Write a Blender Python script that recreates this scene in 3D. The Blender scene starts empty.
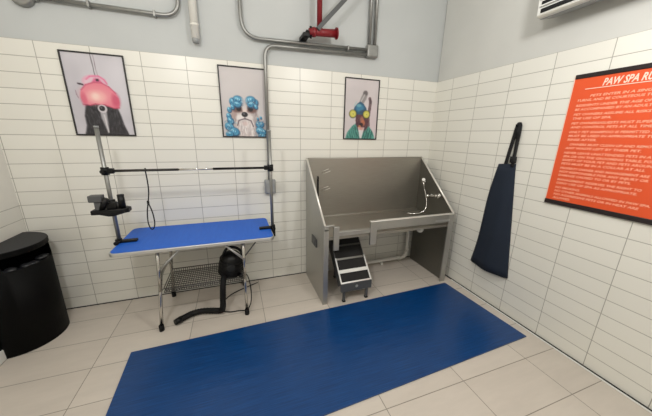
import bpy, bmesh, math, random
from mathutils import Vector, Matrix, Euler
random.seed(4)
scene = bpy.context.scene
COL = scene.collection
PI = math.pi

# ---------------------------------------------------------------- materials
def srgb(r, g, b):
    f = lambda c: (c / 255 / 12.92) if c / 255 <= 0.04045 else ((c / 255 + 0.055) / 1.055) ** 2.4
    return (f(r), f(g), f(b), 1.0)

class NT:
    def __init__(s, name):
        s.m = bpy.data.materials.new(name); s.m.use_nodes = True
        s.t = s.m.node_tree; s.n = s.t.nodes; s.l = s.t.links
        s.b = s.n['Principled BSDF']
    def node(s, kind, **kw):
        n = s.n.new(kind)
        for k, v in kw.items():
            setattr(n, k, v)
        return n
    def link(s, a, b): s.l.new(a, b)

def mat(name, rgb, rough=0.5, metal=0.0, noise=0.06, nscale=6.0, stretch=(1, 1, 1), bump=0.0, spec=0.5, coat=0.0):
    t = NT(name)
    c = srgb(*rgb)
    tc = t.node('ShaderNodeTexCoord'); mp = t.node('ShaderNodeMapping'); mp.inputs['Scale'].default_value = stretch
    t.link(tc.outputs['Object'], mp.inputs['Vector'])
    nz = t.node('ShaderNodeTexNoise'); nz.inputs['Scale'].default_value = nscale; nz.inputs['Detail'].default_value = 4
    t.link(mp.outputs['Vector'], nz.inputs['Vector'])
    mx = t.node('ShaderNodeMix', data_type='RGBA')
    mx.inputs[6].default_value = (c[0] * (1 - noise), c[1] * (1 - noise), c[2] * (1 - noise), 1)
    mx.inputs[7].default_value = (min(1, c[0] * (1 + noise)), min(1, c[1] * (1 + noise)), min(1, c[2] * (1 + noise)), 1)
    t.link(nz.outputs['Fac'], mx.inputs[0]); t.link(mx.outputs[2], t.b.inputs['Base Color'])
    t.b.inputs['Roughness'].default_value = rough; t.b.inputs['Metallic'].default_value = metal
    t.b.inputs['Specular IOR Level'].default_value = spec
    t.b.inputs['Coat Weight'].default_value = coat
    if bump:
        bp = t.node('ShaderNodeBump'); bp.inputs['Strength'].default_value = bump; bp.inputs['Distance'].default_value = 0.004
        t.link(nz.outputs['Fac'], bp.inputs['Height']); t.link(bp.outputs['Normal'], t.b.inputs['Normal'])
    return t.m

def brick_nodes(t, u, v, bw, bh, c1, c2, cm, mortar):
    cb = t.node('ShaderNodeCombineXYZ'); t.link(u, cb.inputs[0]); t.link(v, cb.inputs[1])
    br = t.node('ShaderNodeTexBrick', offset=0.0, offset_frequency=1, squash=1.0)
    br.inputs['Scale'].default_value = 1.0; br.inputs['Brick Width'].default_value = bw; br.inputs['Row Height'].default_value = bh
    br.inputs['Mortar Size'].default_value = mortar; br.inputs['Mortar Smooth'].default_value = 0.2; br.inputs['Bias'].default_value = 0.0
    br.inputs['Color1'].default_value = c1; br.inputs['Color2'].default_value = c2; br.inputs['Mortar'].default_value = cm
    t.link(cb.outputs[0], br.inputs['Vector'])
    return br

def wall_mat(name, axis, phase, sign, tile, tile2, grout, paint, zlim, zsplit_below=True):
    """tiled up to z = zlim, painted concrete above; axis 0: u = x, 1: u = y"""
    t = NT(name)
    tc = t.node('ShaderNodeTexCoord'); sp = t.node('ShaderNodeSeparateXYZ'); t.link(tc.outputs['Object'], sp.inputs[0])
    u = t.node('ShaderNodeMath', operation='ADD'); t.link(sp.outputs[axis], u.inputs[0]); u.inputs[1].default_value = 30 * 0.2991 - phase
    vz = t.node('ShaderNodeMath', operation='ADD'); t.link(sp.outputs[2], vz.inputs[0]); vz.inputs[1].default_value = 2.0
    br = brick_nodes(t, u.outputs[0], vz.outputs[0], 0.2991, 0.1, srgb(*tile), srgb(*tile2), srgb(*grout), 0.0023)
    nz = t.node('ShaderNodeTexNoise'); nz.inputs['Scale'].default_value = 3.0; nz.inputs['Detail'].default_value = 6
    t.link(tc.outputs['Object'], nz.inputs['Vector'])
    pm = t.node('ShaderNodeMix', data_type='RGBA'); p = srgb(*paint)
    pm.inputs[6].default_value = tuple(x * 0.93 for x in p[:3]) + (1,); pm.inputs[7].default_value = tuple(x * 1.07 for x in p[:3]) + (1,)
    t.link(nz.outputs['Fac'], pm.inputs[0])
    gt = t.node('ShaderNodeMath', operation='GREATER_THAN'); t.link(sp.outputs[2], gt.inputs[0]); gt.inputs[1].default_value = zlim
    mx = t.node('ShaderNodeMix', data_type='RGBA'); t.link(gt.outputs[0], mx.inputs[0])
    t.link(br.outputs['Color'], mx.inputs[6]); t.link(pm.outputs[2], mx.inputs[7]); t.link(mx.outputs[2], t.b.inputs['Base Color'])
    rg = t.node('ShaderNodeMapRange'); t.link(gt.outputs[0], rg.inputs[0]); rg.inputs[3].default_value = 0.32; rg.inputs[4].default_value = 0.8
    t.link(rg.outputs[0], t.b.inputs['Roughness'])
    inv = t.node('ShaderNodeMath', operation='SUBTRACT'); inv.inputs[0].default_value = 1.0; t.link(gt.outputs[0], inv.inputs[1])
    hm = t.node('ShaderNodeMath', operation='MULTIPLY'); t.link(br.outputs['Fac'], hm.inputs[0]); t.link(inv.outputs[0], hm.inputs[1])
    bp = t.node('ShaderNodeBump', invert=True); bp.inputs['Strength'].default_value = 0.35; bp.inputs['Distance'].default_value = 0.003
    t.link(hm.outputs[0], bp.inputs['Height']); t.link(bp.outputs['Normal'], t.b.inputs['Normal'])
    t.b.inputs['Specular IOR Level'].default_value = 0.4
    return t.m

def floor_mat():
    t = NT('floor_tile')
    tc = t.node('ShaderNodeTexCoord'); sp = t.node('ShaderNodeSeparateXYZ'); t.link(tc.outputs['Object'], sp.inputs[0])
    u = t.node('ShaderNodeMath', operation='ADD'); t.link(sp.outputs[0], u.inputs[0]); u.inputs[1].default_value = 20 * 0.5425 + 0.3135
    v = t.node('ShaderNodeMath', operation='ADD'); t.link(sp.outputs[1], v.inputs[0]); v.inputs[1].default_value = 30 * 0.27 + 0.484
    br = brick_nodes(t, u.outputs[0], v.outputs[0], 0.5425, 0.27, srgb(207, 198, 187), srgb(201, 192, 181), srgb(138, 131, 120), 0.0024)
    mp = t.node('ShaderNodeMapping'); mp.inputs['Scale'].default_value = (1.2, 5, 1); t.link(tc.outputs['Object'], mp.inputs['Vector'])
    nz = t.node('ShaderNodeTexNoise'); nz.inputs['Scale'].default_value = 2.2; nz.inputs['Detail'].default_value = 8; nz.inputs['Roughness'].default_value = 0.65
    t.link(mp.outputs['Vector'], nz.inputs['Vector'])
    mr = t.node('ShaderNodeMapRange'); t.link(nz.outputs['Fac'], mr.inputs[0]); mr.inputs[3].default_value = 0.86; mr.inputs[4].default_value = 1.12
    mx = t.node('ShaderNodeMix', data_type='RGBA', blend_type='MULTIPLY'); mx.inputs[0].default_value = 1.0
    t.link(br.outputs['Color'], mx.inputs[6]); t.link(mr.outputs[0], mx.inputs[7]); t.link(mx.outputs[2], t.b.inputs['Base Color'])
    t.b.inputs['Roughness'].default_value = 0.42; t.b.inputs['Specular IOR Level'].default_value = 0.4
    bp = t.node('ShaderNodeBump', invert=True); bp.inputs['Strength'].default_value = 0.3; bp.inputs['Distance'].default_value = 0.003
    t.link(br.outputs['Fac'], bp.inputs['Height']); t.link(bp.outputs['Normal'], t.b.inputs['Normal'])
    return t.m

def steel_mat(name, rgb, rough, stretch=(2, 2, 60)):
    t = NT(name)
    tc = t.node('ShaderNodeTexCoord'); mp = t.node('ShaderNodeMapping'); mp.inputs['Scale'].default_value = stretch
    t.link(tc.outputs['Object'], mp.inputs['Vector'])
    nz = t.node('ShaderNodeTexNoise'); nz.inputs['Scale'].default_value = 4; nz.inputs['Detail'].default_value = 5
    t.link(mp.outputs['Vector'], nz.inputs['Vector'])
    c = srgb(*rgb)
    mx = t.node('ShaderNodeMix', data_type='RGBA'); mx.inputs[6].default_value = tuple(x * 0.85 for x in c[:3]) + (1,); mx.inputs[7].default_value = tuple(min(1, x * 1.12) for x in c[:3]) + (1,)
    t.link(nz.outputs['Fac'], mx.inputs[0]); t.link(mx.outputs[2], t.b.inputs['Base Color'])
    mr = t.node('ShaderNodeMapRange'); t.link(nz.outputs['Fac'], mr.inputs[0]); mr.inputs[3].default_value = rough - 0.06; mr.inputs[4].default_value = rough + 0.08
    t.link(mr.outputs[0], t.b.inputs['Roughness']); t.b.inputs['Metallic'].default_value = 1.0
    bp = t.node('ShaderNodeBump'); bp.inputs['Strength'].default_value = 0.04; bp.inputs['Distance'].default_value = 0.002
    t.link(nz.outputs['Fac'], bp.inputs['Height']); t.link(bp.outputs['Normal'], t.b.inputs['Normal'])
    return t.m

def ribbed_mat(name, rgb, rgb2, rough, axis, freq):
    t = NT(name)
    tc = t.node('ShaderNodeTexCoord'); sp = t.node('ShaderNodeSeparateXYZ'); t.link(tc.outputs['Object'], sp.inputs[0])
    m1 = t.node('ShaderNodeMath', operation='MULTIPLY'); t.link(sp.outputs[axis], m1.inputs[0]); m1.inputs[1].default_value = freq * 2 * PI
    s = t.node('ShaderNodeMath', operation='SINE'); t.link(m1.outputs[0], s.inputs[0])
    mp = t.node('ShaderNodeMapping'); mp.inputs['Scale'].default_value = (2, 90, 1) if axis == 1 else (25, 3, 1); t.link(tc.outputs['Object'], mp.inputs['Vector'])
    nz = t.node('ShaderNodeTexNoise'); nz.inputs['Scale'].default_value = 2.0; nz.inputs['Detail'].default_value = 7; nz.inputs['Roughness'].default_value = 0.7
    t.link(mp.outputs['Vector'], nz.inputs['Vector'])
    mx = t.node('ShaderNodeMix', data_type='RGBA'); mx.inputs[6].default_value = srgb(*rgb); mx.inputs[7].default_value = srgb(*rgb2)
    mr = t.node('ShaderNodeMapRange'); t.link(nz.outputs['Fac'], mr.inputs[0]); mr.inputs[1].default_value = 0.3; mr.inputs[2].default_value = 0.75
    t.link(mr.outputs[0], mx.inputs[0]); t.link(mx.outputs[2], t.b.inputs['Base Color'])
    ad = t.node('ShaderNodeMath', operation='ADD'); t.link(s.outputs[0], ad.inputs[0]); t.link(nz.outputs['Fac'], ad.inputs[1])
    bp = t.node('ShaderNodeBump'); bp.inputs['Strength'].default_value = 0.2; bp.inputs['Distance'].default_value = 0.001
    t.link(ad.outputs[0], bp.inputs['Height']); t.link(bp.outputs['Normal'], t.b.inputs['Normal'])
    t.b.inputs['Roughness'].default_value = rough; t.b.inputs['Specular IOR Level'].default_value = 0.5
    return t.m

TILE, TILE2, GROUT, PAINT = (232, 230, 221), (228, 226, 217), (168, 164, 156), (192, 195, 194)
M = dict(
    wall_back=wall_mat('back_wall_tile', 0, 0.0086, 1, TILE, TILE2, GROUT, PAINT, 2.0005),
    wall_right=wall_mat('right_wall_tile', 1, -0.2274, 1, TILE, TILE2, GROUT, (206, 206, 201), 2.0005),
    wall_left=wall_mat('left_wall_tile', 1, 0.0, 1, (226, 223, 214), (223, 220, 211), GROUT, (226, 223, 214), 0.925),
    paint=mat('grey_wall_paint', (190, 190, 186), 0.8),
    ceiling=mat('ceiling_paint', (214, 213, 208), 0.9),
    floor=floor_mat(),
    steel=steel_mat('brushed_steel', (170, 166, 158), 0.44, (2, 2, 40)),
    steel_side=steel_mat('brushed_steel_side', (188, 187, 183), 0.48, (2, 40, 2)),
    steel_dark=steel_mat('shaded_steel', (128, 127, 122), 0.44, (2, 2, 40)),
    steel_edge=mat('polished_steel_edge', (236, 233, 226), 0.35, 0.5),
    chrome=mat('chrome', (205, 203, 198), 0.18, 1.0, noise=0.02),
    alu=mat('aluminium', (205, 205, 203), 0.38, 0.85, noise=0.03),
    zinc=mat('galvanised_steel', (150, 150, 147), 0.4, 0.8, noise=0.12, nscale=30),
    shelf_wire=mat('dull_shelf_wire', (92, 90, 87), 0.5, 0.4),
    dark_metal=mat('dark_painted_metal', (58, 56, 53), 0.4, 0.5),
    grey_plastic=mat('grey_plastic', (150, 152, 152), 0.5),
    dark_grey=mat('dark_grey_plastic', (78, 79, 80), 0.5),
    white_plastic=mat('white_plastic', (226, 226, 221), 0.4, noise=0.02),
    pvc=mat('white_pipe', (222, 220, 212), 0.4, noise=0.03),
    black=mat('black_plastic', (11, 11, 12), 0.45, noise=0.1, spec=0.3),
    black_matte=mat('black_matte', (14, 14, 15), 0.75),
    bin=mat('black_bin_plastic', (5, 5, 5), 0.6, noise=0.08, nscale=2, spec=0.12),
    lid_top_lit=mat('bin_lid_lit_top', (54, 54, 56), 0.6, noise=0.08, spec=0.2),  # paler than the sides: light from above put into the top face's colour
    liner=mat('bin_liner', (40, 41, 44), 0.3, noise=0.5, nscale=40),
    rubber=mat('black_rubber', (10, 10, 11), 0.7, spec=0.3),
    blue_top=ribbed_mat('blue_table_rubber', (22, 92, 196), (30, 102, 206), 0.55, 0, 8),
    mat_blue=ribbed_mat('blue_ribbed_vinyl', (0, 40, 90), (10, 76, 138), 0.31, 1, 12),
    red=mat('red_pipe_paint', (124, 22, 30), 0.45),
    navy=mat('navy_cloth', (20, 31, 47), 0.85, noise=0.18, nscale=5, bump=0.3),
    strap=mat('black_webbing', (15, 15, 17), 0.8),
    orange=mat('orange_print', (226, 86, 42), 0.4, noise=0.03),
    orange_edge=mat('pale_paper_edge', (235, 205, 186), 0.6),
    sign_bar=mat('black_sign_bar', (34, 24, 24), 0.4),
    sign_text=mat('white_sign_lettering', (250, 214, 196), 0.5, noise=0.0),
    sign_body=mat('pale_sign_lettering', (250, 176, 146), 0.5, noise=0.0),
    tread=mat('black_grit_tread', (30, 29, 28), 0.85, noise=0.35, nscale=120, bump=0.3),
    frame=mat('black_picture_frame', (26, 24, 24), 0.4),
)

# ---------------------------------------------------------------- mesh builder
ORIGIN = {}
class MB:
    def __init__(s): s.bm = bmesh.new(); s.mi = 0
    def _mark(s, faces, smooth=False):
        for f in faces:
            f.material_index = s.mi; f.smooth = smooth
    def faces(s, vs, fs, smooth=False):
        v = [s.bm.verts.new(p) for p in vs]; out = []
        for f in fs:
            try: out.append(s.bm.faces.new([v[i] for i in f]))
            except ValueError: pass
        s._mark(out, smooth); return out
    def box(s, x0, x1, y0, y1, z0, z1, bev=0.0, seg=2, rot=None, piv=None):
        r = bmesh.ops.create_cube(s.bm, size=1.0); vs = r['verts']
        for v in vs:
            v.co = Vector(((x0 + x1) / 2 + v.co.x * (x1 - x0), (y0 + y1) / 2 + v.co.y * (y1 - y0), (z0 + z1) / 2 + v.co.z * (z1 - z0)))
        if rot is not None:
            p = Vector(piv) if piv else Vector(((x0 + x1) / 2, (y0 + y1) / 2, (z0 + z1) / 2))
            R = Euler(rot).to_matrix()
            for v in vs: v.co = p + R @ (v.co - p)
        fs = {f for v in vs for f in v.link_faces}
        s._mark(fs)
        if bev:
            es = list({e for v in vs for e in v.link_edges})
            rr = bmesh.ops.bevel(s.bm, geom=es, offset=bev, segments=seg, profile=0.5, affect='EDGES', clamp_overlap=True)
            s._mark(rr['faces'], True)
        return s
    def prism(s, poly, axis, a0, a1, bev=0.0):
        """poly: 2D points in the plane of the other two axes (cyclic order x,y,z)"""
        def P(p, a):
            if axis == 0: return (a, p[0], p[1])
            if axis == 1: return (p[0], a, p[1])
            return (p[0], p[1], a)
        n = len(poly)
        vs = [P(p, a0) for p in poly] + [P(p, a1) for p in poly]
        fs = [list(range(n))[::-1], list(range(n, 2 * n))] + [[i, (i + 1) % n, n + (i + 1) % n, n + i] for i in range(n)]
        out = s.faces(vs, fs)
        bmesh.ops.recalc_face_normals(s.bm, faces=out)
        if bev:
            es = list({e for f in out[:2] for e in f.edges})
            rr = bmesh.ops.bevel(s.bm, geom=es, offset=bev, segments=2, profile=0.5, affect='EDGES', clamp_overlap=True)
            s._mark(rr['faces'], True)
        return s
    def tube(s, pts, r, seg=12, fillet=0.0, fn=5, cap=True):
        pts = [Vector(p) for p in pts]
        if fillet: pts = fillet_path(pts, fillet, fn)
        rad = r if isinstance(r, (list, tuple)) else [r] * len(pts)
        rings = []; up = None
        for i, p in enumerate(pts):
            d = (pts[min(i + 1, len(pts) - 1)] - pts[max(i - 1, 0)]).normalized()
            if up is None:
                up = Vector((0, 0, 1)) if abs(d.z) < 0.9 else Vector((1, 0, 0))
            side = d.cross(up).normalized(); up = side.cross(d).normalized()
            rings.append([s.bm.verts.new(p + rad[i] * (math.cos(2 * PI * k / seg) * side + math.sin(2 * PI * k / seg) * up)) for k in range(seg)])
        out = []
        for a, b in zip(rings, rings[1:]):
            for k in range(seg):
                out.append(s.bm.faces.new([a[k], a[(k + 1) % seg], b[(k + 1) % seg], b[k]]))
        s._mark(out, True)
        if cap:
            caps = [s.bm.faces.new(rings[0]), s.bm.faces.new(rings[-1][::-1])]
            s._mark(caps); out += caps
        bmesh.ops.recalc_face_normals(s.bm, faces=out)
        return s
    def lathe(s, prof, c=(0, 0, 0), seg=24, mtx=None):
        """prof: (r, h) pairs; axis z through c, optionally rotated"""
        mtx = mtx or Matrix.Identity(3); c = Vector(c); rings = []
        for r, h in prof:
            rings.append([s.bm.verts.new(c + mtx @ Vector((max(r, 1e-4) * math.cos(2 * PI * k / seg), max(r, 1e-4) * math.sin(2 * PI * k / seg), h))) for k in range(seg)])
        out = []
        for a, b in zip(rings, rings[1:]):
            for k in range(seg): out.append(s.bm.faces.new([a[k], a[(k + 1) % seg], b[(k + 1) % seg], b[k]]))
        s._mark(out, True)
        caps = [s.bm.faces.new(rings[0][::-1]), s.bm.faces.new(rings[-1])]
        s._mark(caps); bmesh.ops.recalc_face_normals(s.bm, faces=out + caps)
        return s
    def ball(s, c, r, sx=1, sy=1, sz=1, u=16, v=10):
        rr = bmesh.ops.create_uvsphere(s.bm, u_segments=u, v_segments=v, radius=r)
        for w in rr['verts']: w.co = Vector(c) + Vector((w.co.x * sx, w.co.y * sy, w.co.z * sz))
        s._mark({f for w in rr['verts'] for f in w.link_faces}, True)
        return s
    def build(s, name, mats, parent=None, base=None):
        me = bpy.data.meshes.new(name)
        org = ORIGIN[parent.name] if parent else Vector(base or (0, 0, 0))
        for v in s.bm.verts: v.co -= org
        s.bm.to_mesh(me); s.bm.free()
        for m in (mats if isinstance(mats, (list, tuple)) else [mats]): me.materials.append(m)
        o = bpy.data.objects.new(name, me); COL.objects.link(o)
        if parent: o.parent = parent
        else: o.location = org
        ORIGIN[o.name] = org.copy()
        return o

def fillet_path(pts, r, n):
    out = [pts[0]]
    for a, b, c in zip(pts, pts[1:], pts[2:]):
        d1 = (a - b); d2 = (c - b); k = min(r, d1.length * 0.49, d2.length * 0.49)
        p0 = b + d1.normalized() * k; p1 = b + d2.normalized() * k
        for i in range(n + 1):
            t = i / n; out.append((1 - t) ** 2 * p0 + 2 * t * (1 - t) * b + t * t * p1)
    out.append(pts[-1]); return out

def smooth_path(pts, n=6):
    pts = [Vector(p) for p in pts]; out = []
    P = [pts[0]] + pts + [pts[-1]]
    for i in range(1, len(P) - 2):
        a, b, c, d = P[i - 1], P[i], P[i + 1], P[i + 2]
        for k in range(n):
            t = k / n
            out.append(0.5 * (2 * b + (c - a) * t + (2 * a - 5 * b + 4 * c - d) * t * t + (3 * b - a - 3 * c + d) * t ** 3))
    out.append(pts[-1]); return out

def thing(name, loc, label, cat, group=None):
    o = bpy.data.objects.new(name, None); COL.objects.link(o); o.location = loc; o.empty_display_size = 0.1
    ORIGIN[o.name] = Vector(loc); o['label'] = label; o['category'] = cat
    if group: o['group'] = group
    return o
def tag(o, label, cat, group=None):
    o['label'] = label; o['category'] = cat
    if group: o['group'] = group
    return o
def struct(o): o['kind'] = 'structure'; return o

def rrect(x0, x1, y0, y1, r, n=6):
    out = []
    for cx, cy, a0 in ((x1 - r, y1 - r, 0), (x0 + r, y1 - r, 90), (x0 + r, y0 + r, 180), (x1 - r, y0 + r, 270)):
        for k in range(n + 1):
            a = math.radians(a0 + 90 * k / n); out.append((cx + r * math.cos(a), cy + r * math.sin(a)))
    return out

# ---------------------------------------------------------------- room shell
XL, ZC, YF = -3.59, 3.3, -4.2
m = MB(); m.faces([(XL - .3, YF - .3, 0), (.3, YF - .3, 0), (.3, .3, 0), (XL - .3, .3, 0)], [[0, 1, 2, 3]])
struct(m.build('floor', M['floor']))
m = MB(); m.box(XL - .1, .1, YF - .1, .1, ZC, ZC + .06); struct(m.build('ceiling', M['ceiling']))
def wall_profile(n, t):   # tile face stands 8 mm proud of the painted wall above
    return [(0, 0), (0, 2.0), (.008, 2.0005), (.008, ZC), (.1, ZC), (.1, 0)]
m = MB(); m.prism([(y, z) for y, z in wall_profile(0, 0)], 0, XL - .1, .1); struct(m.build('wall_back', M['wall_back']))
m = MB(); m.prism([(y, z) for y, z in wall_profile(0, 0)], 1, YF, .0); struct(m.build('wall_right', M['wall_right']))
m = MB(); m.box(XL - .1, XL, YF, 0, 0, ZC); struct(m.build('wall_left', M['wall_left']))
m = MB(); m.box(XL - .1, .1, YF - .1, YF, 0, ZC); struct(m.build('wall_front', M['paint']))
# thin white sealing strip where the right wall meets the floor
m = MB(); m.box(-.030, -.018, YF, -.6, 0, .006, .002); struct(m.build('trim_1', M['white_plastic']))
m = MB(); m.box(-.018, 0, YF, 0, 0, .003); struct(m.build('shadow_strip_right', M['rubber']))  # dark strip standing in for the shadow line beside the right wall
m = MB(); m.box(XL, XL + .02, YF, -.02, 0, .075, .004); struct(m.build('baseboard_left', M['white_plastic']))
m = MB(); m.box(XL + .02, -.012, -.006, 0, 0, .006); struct(m.build('shadow_strip_back', M['rubber']))  # thin dark strip drawn as the shadow line under the back wall

# ---------------------------------------------------------------- lamps and an added fill light (above the frame)
def lamp(kind, loc, power, size, color=(1.0, 0.982, 0.955)):
    L = bpy.data.lights.new('lamp_or_fill', kind); L.energy = power; L.color = color
    if kind == 'AREA': L.shape = 'RECTANGLE'; L.size, L.size_y = size
    else: L.shadow_soft_size = size
    o = bpy.data.objects.new('lamp_or_fill', L); COL.objects.link(o); o.location = loc
lamp('POINT', (-2.66, -2.15, 2.42), 54, .11)
lamp('POINT', (-.98, -2.0, 2.36), 42, .11)
lamp('AREA', (-1.9, -3.0, ZC - .05), 8, (3.0, 1.8))  # unseen ceiling light, added as soft fill

# ---------------------------------------------------------------- floor mat
m = MB()
mc = [(-2.834, -.695), (-2.80, -1.535), (-.104, -1.427), (-.139, -.637)]
m.prism(mc, 2, 0.0005, .010, .002)
tag(m.build('floor_mat', M['mat_blue'], base=(-1.5, -1.08, 0)), 'long blue ribbed floor mat lying in front of the table and steel tub', 'floor mat')

# ---------------------------------------------------------------- steel dog bath
X0, X1, YB, YT = -1.442, -.112, -.035, -.59
TUB = thing('dog_bath', ((X0 + X1) / 2, -.31, 0), 'large stainless steel dog washing tub with slanted sides against back wall', 'dog bath')
side = [(YB, 0), (YT, 0), (YT, .728), (YB, 1.22)]
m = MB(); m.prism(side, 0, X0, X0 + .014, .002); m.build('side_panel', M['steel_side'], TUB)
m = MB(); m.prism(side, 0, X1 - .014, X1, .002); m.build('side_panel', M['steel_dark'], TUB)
m = MB(); m.box(X0 + .014, X1 - .014, YB - .012, YB, .60, 1.22, .002); m.build('back_panel', M['steel'], TUB)
m = MB()   # basin floor, sloped to the drain, and low step behind
m.prism([(YB - .012, .632), (-.45, .612), (YT + .012, .62), (YT + .012, .598), (-.45, .59), (YB - .012, .60)], 0, X0 + .014, X1 - .014)
m.box(X0 + .014, X1 - .014, -.075, -.047, .625, .648, .004)
m.build('basin_floor', M['steel'], TUB)
m = MB(); m.box(-1.012, X1 - .055, YT - .004, YT + .014, .648, .733, .004); m.build('front_apron', M['steel_side'], TUB)
m = MB(); m.box(-1.02, X1 - .01, YT - .012, YT + .022, .725, .735, .004); m.build('front_rim', M['steel_edge'], TUB)
m = MB(); m.box(-1.32, -1.0, YT - .002, YT + .012, .628, .664, .003); m.box(-1.32, -1.0, YT - .01, YT + .03, .66, .667, .002)
m.build('door_sill', M['steel_side'], TUB)
m = MB(); m.box(-1.358, -1.308, YT - .008, YT + .012, .505, .715, .003); m.build('door_channel', M['steel_side'], TUB)
m = MB(); m.box(-1.018, -.955, YT - .008, YT + .012, .515, .735, .003); m.build('door_channel', M['steel_side'], TUB)
m = MB(); m.box(X0, -1.35, YT - .010, YT + .02, .722, .732, .003); m.box(X0, -1.40, YT - .006, YT + .012, .685, .722, .003)
m.build('corner_rim', M['steel_side'], TUB)
m = MB(); m.box(X0 - .002, X0 + .042, YT - .006, YT + .008, .0, .70, .002); m.build('front_leg', M['steel_side'], TUB)
m = MB(); m.box(X1 - .055, X1 + .002, YT - .006, YT + .008, .0, .735, .002); m.build('front_leg', M['steel_side'], TUB)
for x in (X0 + .007, X1 - .007):
    m = MB(); m.tube([(x, YB - .004, 1.222), (x, YT - .002, .731)], .009, 8); m.build('sloped_edge', M['steel_edge'], TUB)
m = MB(); m.tube([(X0, YB - .006, 1.222), (X1, YB - .006, 1.222)], .006, 8); m.build('back_edge', M['steel'], TUB)
m = MB(); m.box(X0 - .012, X0, -.405, -.27, .465, .545, .003); m.box(X0 - .016, X0 - .012, -.385, -.29, .48, .53, .002)
m.build('access_plate', M['dark_grey'], TUB)
m = MB(); m.box(-.33, -.16, YT - .007, YT - .004, .662, .682, .001); m.build('maker_plate', M['alu'], TUB)
# tether strap and wire hooks on the back panel
m = MB()
m.box(-1.335, -1.318, YB - .022, YB - .014, .85, 1.02, .003); m.tube([(-1.326, YB - .018, 1.02), (-1.326, YB - .03, 1.035), (-1.326, YB - .014, 1.05)], .006, 8)
m.build('tether_strap', M['strap'], TUB)
for zz in (1.09, .92):
    m = MB()
    for k in (0, 1):
        m.tube([(-1.30 + k * .02, YB - .016, zz - k * .02), (-1.23 + k * .02, YB - .05, zz + .035 - k * .02)], .0025, 6)
    m.build('wire_hook', M['steel_edge'], TUB)
# mixer tap, hose and spray head on the right splash panel
xf = X1 - .014
m = MB()
for y in (-.27, -.385):
    m.lathe([(.022, 0), (.022, .008), (.011, .012), (.011, .03), (.016, .032), (.016, .055), (.006, .06)], (xf, y, .84 if y > -.3 else .862), 14, Euler((0, -PI / 2, 0)).to_matrix())
m.tube([(xf - .038, -.255, .835), (xf - .038, -.40, .866)], .011, 12)
tap = m.build('mixer_tap', M['chrome'], TUB)
m = MB(); m.tube([(xf - .04, -.40, .866), (xf - .052, -.425, .845), (xf - .052, -.435, .895)], .007, 8, fillet=.01); m.build('tap_lever', M['chrome'], tap)
m = MB(); m.lathe([(.018, 0), (.018, .02), (.009, .022), (.009, .04)], (xf, -.15, .965), 12, Euler((0, -PI / 2, 0)).to_matrix()); m.build('spray_bracket', M['chrome'], TUB)
m = MB()
m.tube([(xf - .05, -.165, .99), (xf - .05, -.19, .955), (xf - .045, -.205, .90)], [.013, .009, .007], 12); m.lathe([(.010, 0), (.018, .016), (.020, .028), (.017, .033)], (xf - .045, -.165, .985), 14, Euler((.9, -.7, 0)).to_matrix())
m.build('spray_head', M['chrome'], TUB)
m = MB(); m.tube(smooth_path([(xf - .045, -.205, .90), (xf - .04, -.24, .82), (xf - .05, -.27, .74), (xf - .07, -.28, .69), (xf - .12, -.27, .655), (xf - .19, -.24, .645), (xf - .23, -.2, .644)]), .005, 8); m.build('spray_hose', M['chrome'], TUB)
# drain elbow below the basin
m = MB(); m.lathe([(.03, 0), (.034, .01), (.034, .03), (.026, .04), (.026, .075)], (-.40, -.48, .545), 16); m.ball((-.40, -.48, .548), .03, 1, 1, .7); m.build('drain_cap', M['pvc'], TUB)

# white drain pipe behind the tub
m = MB(); m.tube([(-.215, -.075, .59), (-.215, -.075, .052), (-1.36, -.075, .044)], .021, 14, fillet=.07, fn=6)
m.tube([(-.215, -.075, .17), (-.215, -.075, .135)], .027, 14); m.tube([(-.33, -.075, .0515), (-.295, -.075, .0517)], .027, 14)
for x in (-.55, -1.0): m.box(x - .012, x + .012, -.098, -.05, 0, .03, .003)
tag(m.build('drain_pipe', M['pvc'], base=(-.8, -.075, 0)), 'white plastic drain pipe bending along the wall beneath the steel tub', 'pipe')

# ---------------------------------------------------------------- pet stairs
ST = thing('pet_stairs', (-1.13, -.5, 0), 'small steel pet steps with black grit treads below tub door opening', 'pet stairs')
P0 = Vector((0, -.61, .183)); D = Vector((0, .694, .72)); N = Vector((0, -.72, .694))
def ramp(x, t, n=0.0): q = P0 + D * t + N * n; return Vector((x, q.y, q.z))
def slab(m, x0, x1, t0, t1, n0, n1):
    vs = [ramp(x, t, n) for n in (n0, n1) for (x, t) in ((x0, t0), (x1, t0), (x1, t1), (x0, t1))]
    out = m.faces(vs, [[3, 2, 1, 0], [4, 5, 6, 7], [0, 1, 5, 4], [1, 2, 6, 5], [2, 3, 7, 6], [3, 0, 4, 7]])
    bmesh.ops.recalc_face_normals(m.bm, faces=out)
xa, xb, TE = -1.283, -.985, .50
for x0 in (xa, xb - .011):
    m = MB(); slab(m, x0, x0 + .011, 0, .235, -.004, .006); m.build('rail_cap', M['white_plastic'], ST)
for x0 in (xa, xb - .011):
    m = MB(); slab(m, x0, x0 + .011, 0, TE, -.085, -.005); m.build('side_rail', M['dark_grey'], ST)
m = MB(); slab(m, xa + .011, xb - .011, 0, .012, -.02, .006); m.build('step_nosing', M['alu'], ST)
m = MB(); slab(m, xa + .011, xb - .011, .092, .122, -.02, .006); m.build('step_nosing', M['white_plastic'], ST)
m = MB(); slab(m, xa + .011, xb - .011, .215, .232, -.02, .004); m.build('step_nosing', M['steel_dark'], ST)
m = MB(); slab(m, xa + .011, xb - .011, .345, .36, -.02, .004); m.build('step_nosing', M['steel_dark'], ST)
for t0, t1 in ((.012, .092), (.122, .215), (.232, .345), (.36, TE)):
    m = MB(); slab(m, xa + .012, xb - .012, t0 + .001, t1 - .001, -.02, .001); m.build('tread', M['tread'], ST)
m = MB(); m.box(xa, xb, -.622, -.60, .105, .186, .003); m.build('front_plate', M['dark_grey'], ST)
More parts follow.
